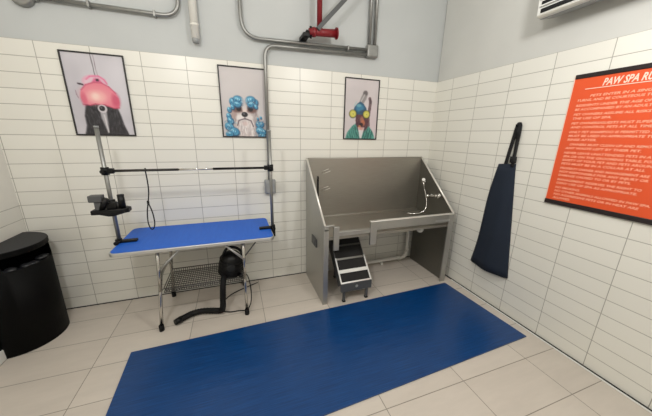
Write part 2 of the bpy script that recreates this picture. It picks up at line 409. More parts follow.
m = MB(); m.lathe([(.013, 0), (.013, .003)], (-1.135, -.6215, .15), 14, Euler((PI / 2, 0, 0)).to_matrix()); m.build('badge', M['grey_plastic'], ST)
for x in (xa + .025, xb - .05):
    for y in (-.612, -.20):
        if y > -.5: x = xa + .10 if x < xa + .1 else xb - .12
        m = MB(); m.box(x, x + .022, y, y + .022, .012, .12 if y < -.5 else .44, .002); lg = m.build('leg', M['dark_grey'], ST)
        m = MB(); m.box(x - .003, x + .025, y - .003, y + .025, 0, .014, .003); m.build('foot', M['rubber'], lg)

# ---------------------------------------------------------------- grooming table
TX0, TX1, TY0, TY1, TZ = -2.912, -1.832, -.55, -.035, .67
GT = thing('grooming_table', ((TX0 + TX1) / 2, -.29, 0), 'folding grooming table with blue rubber top, chrome legs and overhead bar', 'grooming table')
m = MB(); m.prism(rrect(TX0, TX1, TY0, TY1, .045), 2, TZ - .03, TZ - .004, .004); m.build('edge_trim', M['alu'], GT)
m = MB(); m.prism(rrect(TX0 + .008, TX1 - .008, TY0 + .008, TY1 - .008, .04), 2, TZ - .004, TZ, .0015); m.build('tabletop', M['blue_top'], GT)
for sx, xt, xf_ in ((-1, -2.642, -2.69), (1, -2.068, -2.075)):
    xm = xt + (xf_ - xt) * .5
    fr = []
    # inverted U from front foot over the shelf to the rear foot
    m = MB(); m.tube([(xf_, -.516, .012), (xm, -.485, .33), (xm, -.42, .412), (xm, -.16, .412), (xm, -.095, .33), (xf_, -.058, .012)], .0125, 12, fillet=.07, fn=6)
    leg = m.build('leg', M['chrome'], GT)
    for y in (-.516, -.058):
        m = MB(); m.tube([(xf_, y, 0), (xf_, y, .045)], .018, 12); m.build('rubber_foot', M['rubber'], leg)
    for y, yy in ((-.5, -.485), (-.09, -.095)):
        m = MB(); m.tube([(xt, y, TZ - .03), (xm, yy, .31)], .0125, 12); m.build('upright', M['chrome'], GT)
    for y in (-.5, -.09):
        m = MB(); a = Vector((xt, y, .49)); b = Vector((xt - sx * .145, y, TZ - .032))
        m.tube([a, b], .009, 6); m.build('brace', M['alu'], GT)
    if sx > 0: m = MB(); m.tube([(xt + sx * .0, -.49, .50), (xt + sx * .11, -.49, TZ - .032)], .005, 8); m.build('lock_strut', M['dark_grey'], GT)
# wire shelf
m = MB()
sx0, sx1, sy0, sy1, sz = -2.66, -2.085, -.43, -.11, .265
for a, b in (((sx0, sy0), (sx1, sy0)), ((sx0, sy1), (sx1, sy1)), ((sx0, sy0), (sx0, sy1)), ((sx1, sy0), (sx1, sy1))):
    for dz in (0, .03): m.tube([(a[0], a[1], sz + dz), (b[0], b[1], sz + dz)], .004, 6)
for k in range(1, 34):
    x = sx0 + (sx1 - sx0) * k / 34; m.tube([(x, sy0, sz + .03), (x, sy0, sz), (x, sy1, sz), (x, sy1, sz + .03)], .0024, 5)
for k in range(1, 10):
    y = sy0 + (sy1 - sy0) * k / 10; m.tube([(sx0, y, sz - .002), (sx1, y, sz - .002)], .0036, 5)
for x in (sx0, sx1):
    s_ = -1 if x == sx0 else 1
    for y in (sy0, sy1):
        yy = -.49 if y == sy0 else -.09
        m.tube([(x, y, sz + .03), (x + s_ * .0, yy, sz + .05)], .004, 6)
m.build('wire_shelf', M['shelf_wire'], GT)

# grooming arm frame: two posts with clamps and a cross bar
GA = GT
for sgn, px, ex in ((-1, -2.902, TX0), (1, -1.820, TX1)):
    y = -.35
    m = MB(); m.tube([(px, y, .60), (px, y, 1.46)], .0125, 14); post = m.build('post', M['zinc'], GA)
    m = MB(); m.tube([(px, y, 1.455), (px, y, 1.467)], .0145, 12); m.build('post_cap', M['grey_plastic'], post)
    m = MB()
    inner = -sgn
    m.box(min(px - .02 * inner, px + .11 * inner), max(px - .02 * inner, px + .11 * inner), y - .018, y + .018, TZ + .0005, TZ + .018, .004)
    m.box(px - .02, px + .012 if inner > 0 else px + .02, y - .02, y + .02, TZ - .07, TZ + .03, .004) if sgn < 0 else m.box(px - .012, px + .02, y - .02, y + .02, TZ - .07, TZ + .03, .004)
    m.box(min(px, px + .08 * inner), max(px, px + .08 * inner), y - .014, y + .014, TZ - .07, TZ - .052, .003)
    m.tube([(px + .055 * inner, y, TZ - .09), (px + .055 * inner, y, TZ - .0305)], .006, 8)
    m.tube([(px + .055 * inner, y, TZ - .10), (px + .055 * inner, y, TZ - .085)], .017, 10)
    m.build('table_clamp', M['black'], post)
    m = MB(); m.tube([(px, y - .012, TZ + .012), (px + .004 * sgn, y - .055, TZ + .012)], [.009, .015], 10); m.build('clamp_knob', M['rubber'], post)
    m = MB(); m.tube([(px, y, 1.155), (px, y, 1.205)], .023, 14); m.tube([(px, y - .02, 1.18), (px, y - .05, 1.18)], .013, 10); m.box(min(px, px + inner * .05), max(px, px + inner * .05), y - .017, y + .017, 1.163, 1.197, .005)
    m.build('bar_clamp', M['black'], post)
m = MB(); m.tube([(-2.902, -.35, 1.18), (-2.47, -.35, 1.18)], .009, 10); m.build('bar_sleeve', M['dark_metal'], GA)
m = MB(); m.tube([(-2.50, -.35, 1.18), (-2.20, -.35, 1.18)], .0075, 10); m.build('inner_bar', M['chrome'], GA)
m = MB(); m.tube([(-2.24, -.35, 1.18), (-1.82, -.35, 1.18)], .009, 10); m.build('bar_sleeve', M['black'], GA)

# grooming loop (noose)
m = MB()
m.tube([(-2.673, -.35, 1.193), (-2.664, -.363, 1.18), (-2.673, -.35, 1.168), (-2.682, -.337, 1.18), (-2.673, -.35, 1.193)], .004, 6)
m.tube(smooth_path([(-2.673, -.352, 1.168), (-2.671, -.352, 1.10), (-2.674, -.352, 1.03), (-2.688, -.352, .95)], 5), .0042, 6)
m.tube(smooth_path([(-2.688, -.352, .95), (-2.703, -.352, .88), (-2.708, -.352, .80), (-2.697, -.352, .755), (-2.680, -.352, .755), (-2.668, -.352, .80), (-2.672, -.352, .88), (-2.688, -.352, .95)], 5), .0042, 6)
m.box(-2.695, -2.681, -.358, -.346, .94, .965, .003)
tag(m.build('grooming_loop', M['strap'], base=(-2.68, -.352, .755)), 'thin black grooming noose hanging from the cross bar over blue table', 'leash')

# tool tray on the left post
TT = thing('tool_holder', (-2.90, -.37, .88), 'black plastic tool tray clamped on left post of the blue table', 'tool holder')
m = MB(); m.prism([(-2.998, -.425), (-2.83, -.425), (-2.795, -.395), (-2.795, -.345), (-2.83, -.318), (-2.998, -.318)], 2, .900, .932, .006)
m.prism([(-2.97, .900), (-2.82, .900), (-2.88, .882), (-2.91, .882)], 1, -.41, -.33)
m.build('tray', M['black'], TT)
m = MB(); m.box(-3.0, -2.925, -.425, -.37, .985, 1.03, .006); m.box(-2.975, -2.935, -.415, -.375, .93, .99, .003); m.build('clipper_rest', M['dark_grey'], TT)
m = MB(); m.tube([(-2.832, -.385, .93), (-2.832, -.385, 1.025)], .020, 14); m.build('cup', M['black'], TT)
m = MB(); m.tube([(-2.945, -.40, .93), (-2.905, -.415, 1.005)], .018, 12); m.build('cup', M['black'], TT)
m = MB(); m.tube([(-2.902, -.35, .925), (-2.902, -.35, .985)], .023, 14); m.box(-2.92, -2.86, -.40, -.36, .93, .975, .006); m.build('post_clamp', M['black'], TT)

# dryer on the wire shelf
DR = thing('pet_dryer', (-2.17, -.32, .27), 'black pet dryer standing on wire shelf with hose trailing to floor', 'pet dryer')
R = Euler((0.15, 0.2, 0)).to_matrix(); c = Vector((-2.192, -.325, .288))
m = MB()
m.lathe([(.062, 0), (.084, .012), (.092, .04), (.094, .09), (.089, .14), (.076, .18), (.052, .205), (.02, .216)], c, 24, R)
for h in (.03, .06, .09, .12, .15): m.lathe([(.090, h - .003), (.097, h), (.090, h + .003)], c, 24, R)
m.box(-2.215, -2.135, -.37, -.29, .2715, .30, .012)
body = m.build('body', M['black'], DR)
m = MB(); m.tube(smooth_path([(-2.23, -.36, .44), (-2.22, -.37, .50), (-2.185, -.37, .545), (-2.13, -.37, .54), (-2.09, -.36, .50), (-2.08, -.34, .43)]), .011, 10); m.build('handle', M['black'], DR)
m = MB(); m.tube([(-2.118, -.38, .30), (-2.088, -.41, .288)], .016, 10); m.build('cord_socket', M['black'], DR)
m = MB(); m.lathe([(.03, 0), (.034, .015), (.03, .03)], (-2.172, -.425, .40), 16, Euler((PI / 2, 0, 0)).to_matrix()); m.build('dial', M['black_matte'], DR)
m = MB()
hp = smooth_path([(-2.225, -.375, .315), (-2.238, -.44, .295), (-2.245, -.47, .24), (-2.252, -.472, .15), (-2.258, -.468, .075), (-2.275, -.455, .038), (-2.33, -.432, .03), (-2.42, -.408, .03), (-2.495, -.418, .03), (-2.54, -.445, .03), (-2.58, -.474, .03)], 8)
rr = [(.0245 if i % 2 else .0215) for i in range(len(hp))]
m.tube(hp, rr, 12); m.build('hose', M['rubber'], DR)
m = MB(); m.tube([(-2.565, -.463, .03), (-2.605, -.493, .03)], [.0265, .022], 14); m.build('nozzle', M['black'], DR)
m = MB(); m.tube(smooth_path([(-2.09, -.33, .32), (-2.045, -.40, .27), (-2.03, -.44, .16), (-2.04, -.46, .06), (-2.075, -.47, .008), (-2.14, -.46, .006), (-2.22, -.45, .006), (-2.29, -.38, .006), (-2.2, -.2, .006), (-1.95, -.06, .006)], 7), .0045, 6); m.build('power_cord', M['rubber'], DR)

# ---------------------------------------------------------------- half-round bin
BC, BR, BH = (-3.588, -.285), .232, .715
def half(r, r2=None, n=28):
    return [(BC[0] + .003 + r * math.cos(math.radians(-90 + 180 * k / n)), BC[1] + (r2 or r) * math.sin(math.radians(-90 + 180 * k / n))) for k in range(n + 1)]
BN = thing('waste_bin', (-3.5, -.285, 0), 'tall black half-round waste bin in left corner against the side wall', 'waste bin')
m = MB()
n = 28
z_low = .60
def zcut(k):  # the opening dips across the front
    a = -90 + 180 * k / n
    return .585 if -62 < a < 38 else .67
rb, rt = BR - .012, BR - .003
pb = half(rb); pt = half(rt); pi = half(rt - .008)
vs = [(p[0], p[1], 0) for p in pb] + [(p[0], p[1], zcut(k)) for k, p in enumerate(pt)] + [(p[0], p[1], zcut(k)) for k, p in enumerate(pi)] + [(p[0], p[1], .4) for p in pi]
N1 = n + 1
fs = []
for k in range(n):
    for r_ in range(3): fs.append([r_ * N1 + k, r_ * N1 + k + 1, (r_ + 1) * N1 + k + 1, (r_ + 1) * N1 + k])
fs.append(list(range(N1))[::-1])
fs.append([0, N1, N1 + n, n]); fs.append([3 * N1 + k for k in range(N1)])
out = m.faces(vs, fs, True); bmesh.ops.recalc_face_normals(m.bm, faces=out)
m.box(BC[0] + .003, BC[0] + .013, BC[1] - rt, BC[1] + rt, 0, .69)
m.build('body', M['bin'], BN)
m = MB(); m.prism(half(BR), 2, .675, BH, .006)
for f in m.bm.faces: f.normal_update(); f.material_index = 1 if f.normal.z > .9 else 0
m.build('lid', [M['bin'], M['lid_top_lit']], BN)
m = MB()
for k in range(9):
    a = math.radians(-60 + 11 * k); m.ball((BC[0] + .19 * math.cos(a), BC[1] + .19 * math.sin(a), .575 + .012 * math.sin(k * 2.3)), .028, 1.1, 1.1, .5, 8, 6)
m.build('bin_liner', M['liner'], BN)

# ---------------------------------------------------------------- posters
import numpy as np
PW, PH = 84, 126
GU, GV = np.meshgrid((np.arange(PW) + .5) / PW, (np.arange(PH) + .5) / PH)
class Paint:
    """a small picture painted with soft strokes; u to the right, v downward, both 0..1; heights count 1.5 times"""
    def __init__(s, bg, seed):
        s.r = np.random.RandomState(seed); s.img = np.empty((PH, PW, 3)); s.img[:] = bg
        for k in range(60): s.ell(s.r.rand(), s.r.rand(), .08 + .2 * s.r.rand(), .05 + .15 * s.r.rand(), np.array(bg) + s.r.randint(-12, 12), .35, 1.0, s.r.rand() * 180)
    def put(s, mask, col):
        s.img = s.img * (1 - mask[..., None]) + np.array(col, float) * mask[..., None]
    def ell(s, cu, cv, ru, rv, col, alpha=1.0, soft=.12, rot=0):
        x = GU - cu; y = (GV - cv) * 1.5; a = math.radians(rot)
        X = x * math.cos(a) + y * math.sin(a); Y = -x * math.sin(a) + y * math.cos(a)
        d = np.sqrt((X / ru) ** 2 + (Y / (rv * 1.5)) ** 2)
        s.put(np.clip((1 - d) / max(soft, 1e-3) + .5, 0, 1) * alpha, col)
    def poly(s, pts, col, alpha=1.0, soft=.012):
        ins = np.zeros(GU.shape, bool); dist = np.full(GU.shape, 9.0); n = len(pts)
        for (x0, y0), (x1, y1) in zip(pts, pts[1:] + pts[:1]):
            c = (y0 > GV) != (y1 > GV)
            ins ^= c & (GU < (x1 - x0) * (GV - y0) / ((y1 - y0) or 1e-9) + x0)
            dx, dy = x1 - x0, (y1 - y0) * 1.5; t = np.clip(((GU - x0) * dx + (GV - y0) * 1.5 * dy) / (dx * dx + dy * dy + 1e-9), 0, 1)
            dist = np.minimum(dist, np.hypot(GU - x0 - t * dx, (GV - y0) * 1.5 - t * dy))
        s.put(np.clip(np.where(ins, dist, -dist) / soft + .5, 0, 1) * alpha, col)
    def line(s, pts, w, col, alpha=1.0):
        for (x0, y0), (x1, y1) in zip(pts, pts[1:]):
            dx, dy = x1 - x0, (y1 - y0) * 1.5; t = np.clip(((GU - x0) * dx + (GV - y0) * 1.5 * dy) / (dx * dx + dy * dy + 1e-9), 0, 1)
            d = np.hypot(GU - x0 - t * dx, (GV - y0) * 1.5 - t * dy)
            s.put(np.clip((w - d) / .008 + .5, 0, 1) * alpha, col)
    def fur(s, pts, n, cols, length, w, ang=90, spread=15, alpha=.6):
        """short hair strokes inside a polygon"""
        k = 0
        us = [p[0] for p in pts]; vs = [p[1] for p in pts]
        while k < n:
            u = s.r.uniform(min(us), max(us)); v = s.r.uniform(min(vs), max(vs)); c = False
            for (x0, y0), (x1, y1) in zip(pts, pts[1:] + pts[:1]):
                if (y0 > v) != (y1 > v) and u < (x1 - x0) * (v - y0) / ((y1 - y0) or 1e-9) + x0: c = not c
            if not c: k += .2; continue
            a = math.radians(ang + s.r.uniform(-spread, spread)); L = length * s.r.uniform(.6, 1.3)
            s.line([(u, v), (u + L * math.cos(a), v + L * math.sin(a) / 1.5)], w, cols[s.r.randint(len(cols))], alpha); k += 1

def poster(x0, x1, z0, z1, label, paint):
    t = thing('framed_poster', ((x0 + x1) / 2, 0, z0), label, 'poster', 'framed dog pictures on the back wall')
    b = .009; m = MB()
    m.box(x0, x1, -.014, -.001, z0, z0 + b, .002); m.box(x0, x1, -.014, -.001, z1 - b, z1, .002)
    m.box(x0, x0 + b, -.014, -.001, z0 + b, z1 - b, .002); m.box(x1 - b, x1, -.014, -.001, z0 + b, z1 - b, .002)
    m.build('frame', M['frame'], t)
    xa_, xb_, za, zb = x0 + b * .8, x1 - b * .8, z0 + b * .8, z1 - b * .8
    vs = [(xa_ + (xb_ - xa_) * i / (PW - 1), -.006, zb - (zb - za) * j / (PH - 1)) for j in range(PH) for i in range(PW)]
    fs = [[j * PW + i, (j + 1) * PW + i, (j + 1) * PW + i + 1, j * PW + i + 1] for j in range(PH - 1) for i in range(PW - 1)]
    m = MB(); m.faces(vs, fs)
    o = m.build('print', M['print'], t)
    at = o.data.color_attributes.new('picture', 'FLOAT_COLOR', 'POINT')
    c = np.clip(paint.img, 0, 255).reshape(-1, 3) / 255
    c = np.where(c <= .04045, c / 12.92, ((c + .055) / 1.055) ** 2.4)
    at.data.foreach_set('color', np.concatenate([c, np.ones((len(c), 1))], 1).astype(np.float32).ravel())
pn = NT('printed_picture'); an = pn.node('ShaderNodeVertexColor', layer_name='picture'); pn.link(an.outputs['Color'], pn.b.inputs['Base Color']); pn.b.inputs['Roughness'].default_value = .5
M['print'] = pn.m

# black spaniel under a pink salon dryer hood
p = Paint((200, 196, 202), 1)
p.ell(.15, .5, .12, .3, (178, 174, 182), .5, 1.2); p.ell(.9, .3, .2, .3, (212, 208, 214), .6, 1.2)
p.line([(.47, 0), (.49, .30)], .006, (70, 62, 66)); p.line([(.51, 0), (.53, .31)], .004, (120, 100, 108))
p.ell(.46, .335, .20, .085, (228, 160, 184), .8, .2); p.ell(.45, .345, .16, .065, (222, 196, 206), .8, .4); p.line([(.33, .31), (.40, .27), (.54, .26), (.62, .30), (.66, .35)], .014, (222, 118, 154), .8); p.poly([(.40, .35), (.46, .29), (.54, .29), (.60, .35)], (214, 96, 136), .9, .03)
p.line([(.19, .365), (.26, .375)], .016, (66, 46, 58)); p.ell(.51, .31, .028, .018, (70, 40, 58), .9)
p.line([(.125, .45), (.13, .50), (.15, .54)], .008, (130, 110, 124), .7)
black = [(.24, .62), (.36, .60), (.62, .60), (.76, .63), (.80, .74), (.83, .86), (.90, 1.02), (.13, 1.02), (.19, .88), (.19, .76)]
p.poly(black, (44, 42, 46), 1, .03); p.fur(black, 240, [(30, 28, 32), (66, 63, 68), (84, 80, 86), (24, 22, 26)], .07, .006, 90, 18)
hood = [(.215, .60), (.185, .53), (.20, .46), (.26, .40), (.35, .355), (.45, .335), (.57, .34), (.68, .38), (.76, .44), (.81, .52), (.82, .58), (.795, .645), (.72, .655), (.58, .625), (.42, .61), (.30, .625)]
p.poly(hood, (224, 122, 140), 1, .02)
p.ell(.45, .50, .24, .11, (236, 158, 164), .8, .9); p.ell(.45, .52, .13, .065, (242, 188, 182), .85, 1.0); p.ell(.43, .51, .06, .04, (250, 220, 208), .7, 1.0)
p.ell(.76, .55, .07, .09, (198, 72, 104), .7, .8); p.ell(.23, .55, .05, .08, (206, 84, 112), .6, .8)
p.line([(.22, .45), (.35, .415), (.56, .41), (.72, .445), (.79, .50)], .010, (232, 132, 152), .5)
p.line([(.215, .44), (.30, .375), (.45, .338), (.57, .343), (.68, .383), (.78, .46)], .012, (194, 74, 108), .6)
p.line([(.20, .615), (.32, .625), (.40, .605), (.56, .612), (.70, .65), (.80, .645)], .010, (178, 58, 88), .7)
p.poly([(.45, .66), (.57, .66), (.56, .78), (.55, .92), (.53, .98), (.50, .9), (.46, .78)], (182, 178, 182), .9, .03); p.line([(.515, .74), (.535, .96)], .012, (214, 210, 212), .8)
p.ell(.505, .662, .078, .052, (206, 200, 204), 1, .2); p.ell(.50, .658, .05, .034, (34, 30, 34), 1, .2); p.ell(.485, .65, .014, .010, (120, 118, 122), .8)
p.ell(.36, .68, .03, .014, (22, 20, 24), .9); p.ell(.66, .69, .03, .014, (22, 20, 24), .9)
poster(-3.158, -2.788, 1.403, 1.958, 'framed picture of black dog under pink dryer hood, on tiles behind left post', p)

# pale long-haired dog with blue hair rollers
p = Paint((196, 190, 190), 2)
p.ell(.5, .15, .5, .25, (204, 198, 196), .6, 1.2)
body_ = [(.26, .52), (.40, .46), (.64, .46), (.76, .53), (.82, .70), (.88, .9), (.90, 1.02), (.14, 1.02), (.18, .80), (.22, .64)]
p.poly(body_, (176, 164, 162), 1, .04); p.fur(body_, 260, [(150, 138, 138), (206, 198, 196), (120, 108, 110), (190, 176, 172)], .10, .007, 90, 20)
p.poly([(.34, .62), (.66, .62), (.72, .82), (.70, 1.02), (.32, 1.02), (.30, .82)], (206, 196, 194), .8, .08)
p.fur([(.34, .66), (.66, .66), (.72, .82), (.70, 1.0), (.32, 1.0), (.30, .82)], 130, [(226, 220, 216), (180, 168, 168), (236, 230, 228), (196, 176, 172)], .12, .008, 90, 16)
p.ell(.27, .66, .06, .09, (166, 138, 130), .6, .8); p.ell(.83, .85, .10, .13, (130, 116, 120), .7, .8)
for cx, cy in ((.36, .585), (.665, .585)):
    p.ell(cx, cy, .13, .055, (104, 74, 70), .9, .5); p.ell(cx + .02 * (1 if cx < .5 else -1), cy, .055, .034, (26, 20, 24), 1, .4)
p.ell(.51, .585, .055, .06, (224, 208, 200), .9, .6); p.ell(.50, .70, .15, .06, (202, 190, 188), .9, .5); p.ell(.40, .715, .09, .045, (232, 226, 224), .8, .6); p.ell(.60, .715, .09, .045, (222, 214, 212), .8, .6)
p.ell(.505, .665, .07, .038, (28, 24, 30), 1, .25); p.ell(.49, .655, .02, .010, (110, 110, 120), .8)
p.line([(.33, .83), (.37, .755), (.505, .725), (.64, .755), (.69, .84)], .014, (92, 76, 82), .85); p.ell(.505, .80, .06, .035, (206, 182, 178), .7, .7); p.line([(.505, .71), (.505, .74)], .008, (70, 60, 66), .8)
def roller(cx, cy, r, a):
    p.ell(cx + .01, cy + .012, r * 1.12, r * .62, (34, 72, 104), .95, .3, a); p.ell(cx, cy, r, r * .5, (72, 148, 184), .95, .3, a)
    p.ell(cx - .01, cy - .012, r * .55, r * .16, (158, 214, 232), .9, .6, a)
    for q in (-.5, 0, .5): p.ell(cx + q * r * .9, cy + .008, r * .09, r * .30, (22, 82, 128), .6, .5, a)
for cx, cy, r, a in ((.28, .49, .10, 50), (.73, .49, .10, -45), (.37, .455, .11, 20), (.64, .45, .11, -15), (.35, .515, .08, 10), (.66, .51, .08, -10), (.76, .54, .05, 60), (.25, .56, .05, 70), (.17, .60, .055, 80), (.14, .69, .06, 75), (.18, .76, .08, 60), (.14, .85, .10, 40), (.25, .92, .11, 20), (.13, .96, .08, 10),
                    (.79, .72, .03, 85), (.86, .70, .03, 95), (.80, .80, .07, 75), (.89, .80, .06, 95), (.84, .90, .10, 30), (.93, .92, .06, 60), (.88, .98, .08, 0)): roller(cx + p.r.uniform(-.01, .01), cy, r, a)
for k in range(90):
    cx, cy = [(.5, .49), (.18, .85), (.86, .86)][k % 3]; u_, v_ = cx + p.r.uniform(-.27, .27) * (1 if k % 3 == 0 else .4), cy + p.r.uniform(-.06, .06) * (1 if k % 3 == 0 else 2)
    a_ = math.radians(p.r.uniform(0, 180)); p.line([(u_, v_), (u_ + .05 * math.cos(a_), v_ + .03 * math.sin(a_))], .006, [(24, 74, 116), (120, 190, 216), (196, 206, 210), (16, 44, 76), (170, 150, 150)][p.r.randint(5)], .6)
p.poly([(.45, .42), (.56, .42), (.55, .58), (.47, .58)], (200, 196, 198), .75, .06)
poster(-2.163, -1.79, 1.406, 1.962, 'framed picture of pale shaggy dog wearing blue hair rollers, beside wall conduit', p)

# robed dog with towel and yellow eye pads
p = Paint((204, 195, 196), 3)
p.ell(.8, .75, .25, .3, (214, 196, 200), .6, 1.2); p.ell(.2, .3, .3, .3, (196, 190, 190), .5, 1.2)
p.poly([(.42, .385), (.47, .30), (.54, .21), (.62, .185), (.67, .24), (.63, .32), (.55, .40)], (138, 132, 132), .9, .03); p.ell(.60, .22, .07, .04, (92, 84, 86), .8, .5); p.line([(.48, .36), (.58, .25)], .016, (190, 186, 186), .8)
p.line([(.74, .31), (.765, .36), (.75, .48), (.72, .62), (.74, .76)], .045, (106, 84, 88), .9); p.line([(.755, .32), (.775, .38)], .02, (70, 60, 64), .7)
robe = [(.04, 1.02), (.10, .89), (.24, .78), (.36, .73), (.50, .90), (.64, .75), (.78, .79), (.90, .89), (.96, 1.02)]
p.poly(robe, (76, 142, 132), 1, .03); p.fur(robe, 90, [(36, 92, 86), (120, 178, 162), (54, 118, 110)], .10, .010, 70, 25)
for k in range(5):
    p.line([(.58 + .07 * k, .80 + .015 * k), (.48 + .085 * k, 1.0)], .010, (26, 66, 62), .7); p.line([(.15 + .06 * k, .86 - .022 * k), (.24 + .055 * k, 1.0)], .008, (34, 84, 78), .6)
face = [(.33, .54), (.50, .50), (.68, .54), (.74, .68), (.72, .80), (.60, .86), (.44, .85), (.35, .74)]
p.poly(face, (86, 54, 62), 1, .03); p.fur(face, 90, [(58, 36, 44), (124, 84, 78), (100, 60, 72), (48, 30, 50)], .06, .008, 90, 30)
p.ell(.53, .665, .06, .05, (170, 112, 90), .8, .7); p.ell(.57, .72, .06, .05, (196, 118, 82), .8, .7); p.ell(.52, .75, .055, .03, (40, 28, 34), .9, .5); p.ell(.47, .79, .045, .03, (208, 140, 92), .8, .6)
p.poly([(.42, .80), (.62, .80), (.54, .99), (.49, .99)], (220, 214, 214), .95, .02); p.ell(.52, .82, .08, .025, (196, 132, 120), .7, .6)
p.poly([(.25, .55), (.29, .46), (.38, .395), (.46, .365), (.56, .40), (.65, .47), (.67, .55), (.52, .58), (.36, .58)], (44, 84, 112), 1, .025); p.ell(.46, .47, .12, .06, (62, 128, 160), .9, .6); p.ell(.42, .43, .07, .025, (120, 176, 184), .7, .7); p.ell(.55, .53, .10, .03, (50, 60, 84), .6, .6)
for cx in (.25, .66):
    p.ell(cx, .575, .115, .072, (64, 70, 44), .9, .25); p.ell(cx, .572, .095, .06, (198, 190, 82), 1, .35); p.ell(cx, .572, .055, .035, (212, 206, 112), .8, .9); p.ell(cx + .01, .575, .02, .012, (150, 160, 60), .8, .6)
p.line([(.28, .44), (.34, .375)], .014, (150, 190, 190), .7)
poster(-1.058, -.69, 1.403, 1.964, 'framed picture of robed dog with yellow eye pads, on tiles above the steel tub', p)

# ---------------------------------------------------------------- rules sign on the right wall
SY0, SY1, SZ0, SZ1 = -1.272, -1.822, 1.006, 1.832
SG = thing('rules_sign', (0, (SY0 + SY1) / 2, SZ0), 'large orange rules sign with white lettering and black bars on right wall', 'sign')
m = MB(); m.box(-.009, -.003, SY1, SY0, SZ0 + .004, SZ1 - .004, .0); m.build('board', M['orange'], SG)
m = MB(); m.box(-.0085, -.002, SY0, SY0 + .006, SZ0 + .004, SZ1 - .004, .0); m.build('board_edge', M['orange_edge'], SG)
m = MB(); m.box(-.014, -.001, SY1, SY0, SZ1 - .026, SZ1, .003); m.build('hanging_bar', M['sign_bar'], SG)
m = MB(); m.box(-.014, -.001, SY1, SY0 + .003, SZ0, SZ0 + .030, .003); m.build('hanging_bar', M['sign_bar'], SG)

def lettering(name, lines, mt, parent):
    """lines: (text, y of the left end, baseline z, size, width or None, shear, offset)"""
    big = bmesh.new()
    for txt, y, z, size, width, shear, off in lines:
        cu = bpy.data.curves.new('tmp', 'FONT'); cu.body = txt; cu.size = size; cu.shear = shear; cu.offset = off; cu.resolution_u = 2
        ob = bpy.data.objects.new('tmp', cu); COL.objects.link(ob)
        dg = bpy.context.evaluated_depsgraph_get(); dg.update()
        me = bpy.data.meshes.new_from_object(ob.evaluated_get(dg))
        xs = [v.co.x for v in me.vertices] or [0, 1]
        k = width / (max(xs) - min(xs)) if width else 1.0
        mt4 = Matrix(((0, 0, -1, -.0096), (-1, 0, 0, y), (0, 1, 0, z), (0, 0, 0, 1))) @ Matrix.Diagonal((k, 1, 1, 1)) @ Matrix.Translation((-min(xs), 0, 0))
        me.transform(mt4); big.from_mesh(me)
        bpy.data.objects.remove(ob); bpy.data.curves.remove(cu); bpy.data.meshes.remove(me)
    org = ORIGIN[parent.name]
    for v in big.verts: v.co -= org
    me = bpy.data.meshes.new(name); big.to_mesh(me); big.free(); me.materials.append(mt)
    o = bpy.data.objects.new(name, me); COL.objects.link(o); o.parent = parent; ORIGIN[o.name] = org
    return o
lettering('title_lettering', [('PAW SPA RULES', -1.418, 1.751, .054, .265, .25, .0016)], M['sign_text'], SG)
m = MB(); m.box(-.0105, -.0092, -1.757, -1.338, 1.7395, 1.7435); m.build('title_line', M['sign_text'], SG)
body = [('PETS ENTER IN A SINGLE FILE, RESPECT', .06, 0), ('TURNS, AND BE COURTEOUS TO OTHERS.', .0, 1),
        ('RESIDENTS UNDER THE AGE OF 18 MUST', 0, 0), ('BE ACCOMPANIED BY AN ADULT.', 0, 1),
        ('PET OWNERS ASSUME ALL RISKS FOR', 0, 0), ('THE USE OF SPA.', 0, 1),
        ('PET OWNERS/GUESTS MUST SUPERVISE', 0, 0), ('AND CONTROL PETS AT ALL TIMES.', 0, 1),
        ('ONLY PET SHAMPOO IS PERMITTED AND', 0, 0), ('MUST BE USED IN APPROPRIATE TUB,', 0, 0), ('RINSE AFTER.', 0, 1),
        ('OWNERS MUST CLEAN UP AND REMOVE', .02, 0), ('ANY WASTE LEFT BY THEIR PET.', .0, 1),
        ('NEVER LEAVE UNATTENDED PETS IN A LOCKED', 0, 0), ('SPA OR ON THE GROOMING TABLE, FOR THE', 0, 0), ('SAFETY OF YOUR PET AND PETS AROUND', 0, 0), ('PETS MUST BE IN A COLLAR AT ALL', 0, 1),
        ('PROPERTY OWNER AND MANAGEMENT ARE', 0, 0), ('NOT RESPONSIBLE FOR ANY INJURY OR', 0, 0), ('DAMAGE CAUSED TO OR BY PETS.', 0, 1),
        ('MANAGEMENT RESERVES THE RIGHT TO', 0, 0), ('DENY USE OF SPA AS APPROPRIATE.', 0, 1),
        ('NO SMOKING.', 0, 0), ('NO OTHER ANIMALS ALLOWED IN PAW SPA.', 0, 0), ('NO AGGRESSIVE PETS OR IN HEAT ARE', 0, 0), ('ALLOWED.', 0, 0)]
z = 1.700; L = []
for txt, ind, gap in body:
    L.append((txt, -1.312 - ind, z - .006, .0185, len(txt) * .0127, .2, .0005)); z -= .0236 + .0062 * gap
lettering('rule_lettering', L, M['sign_body'], SG)

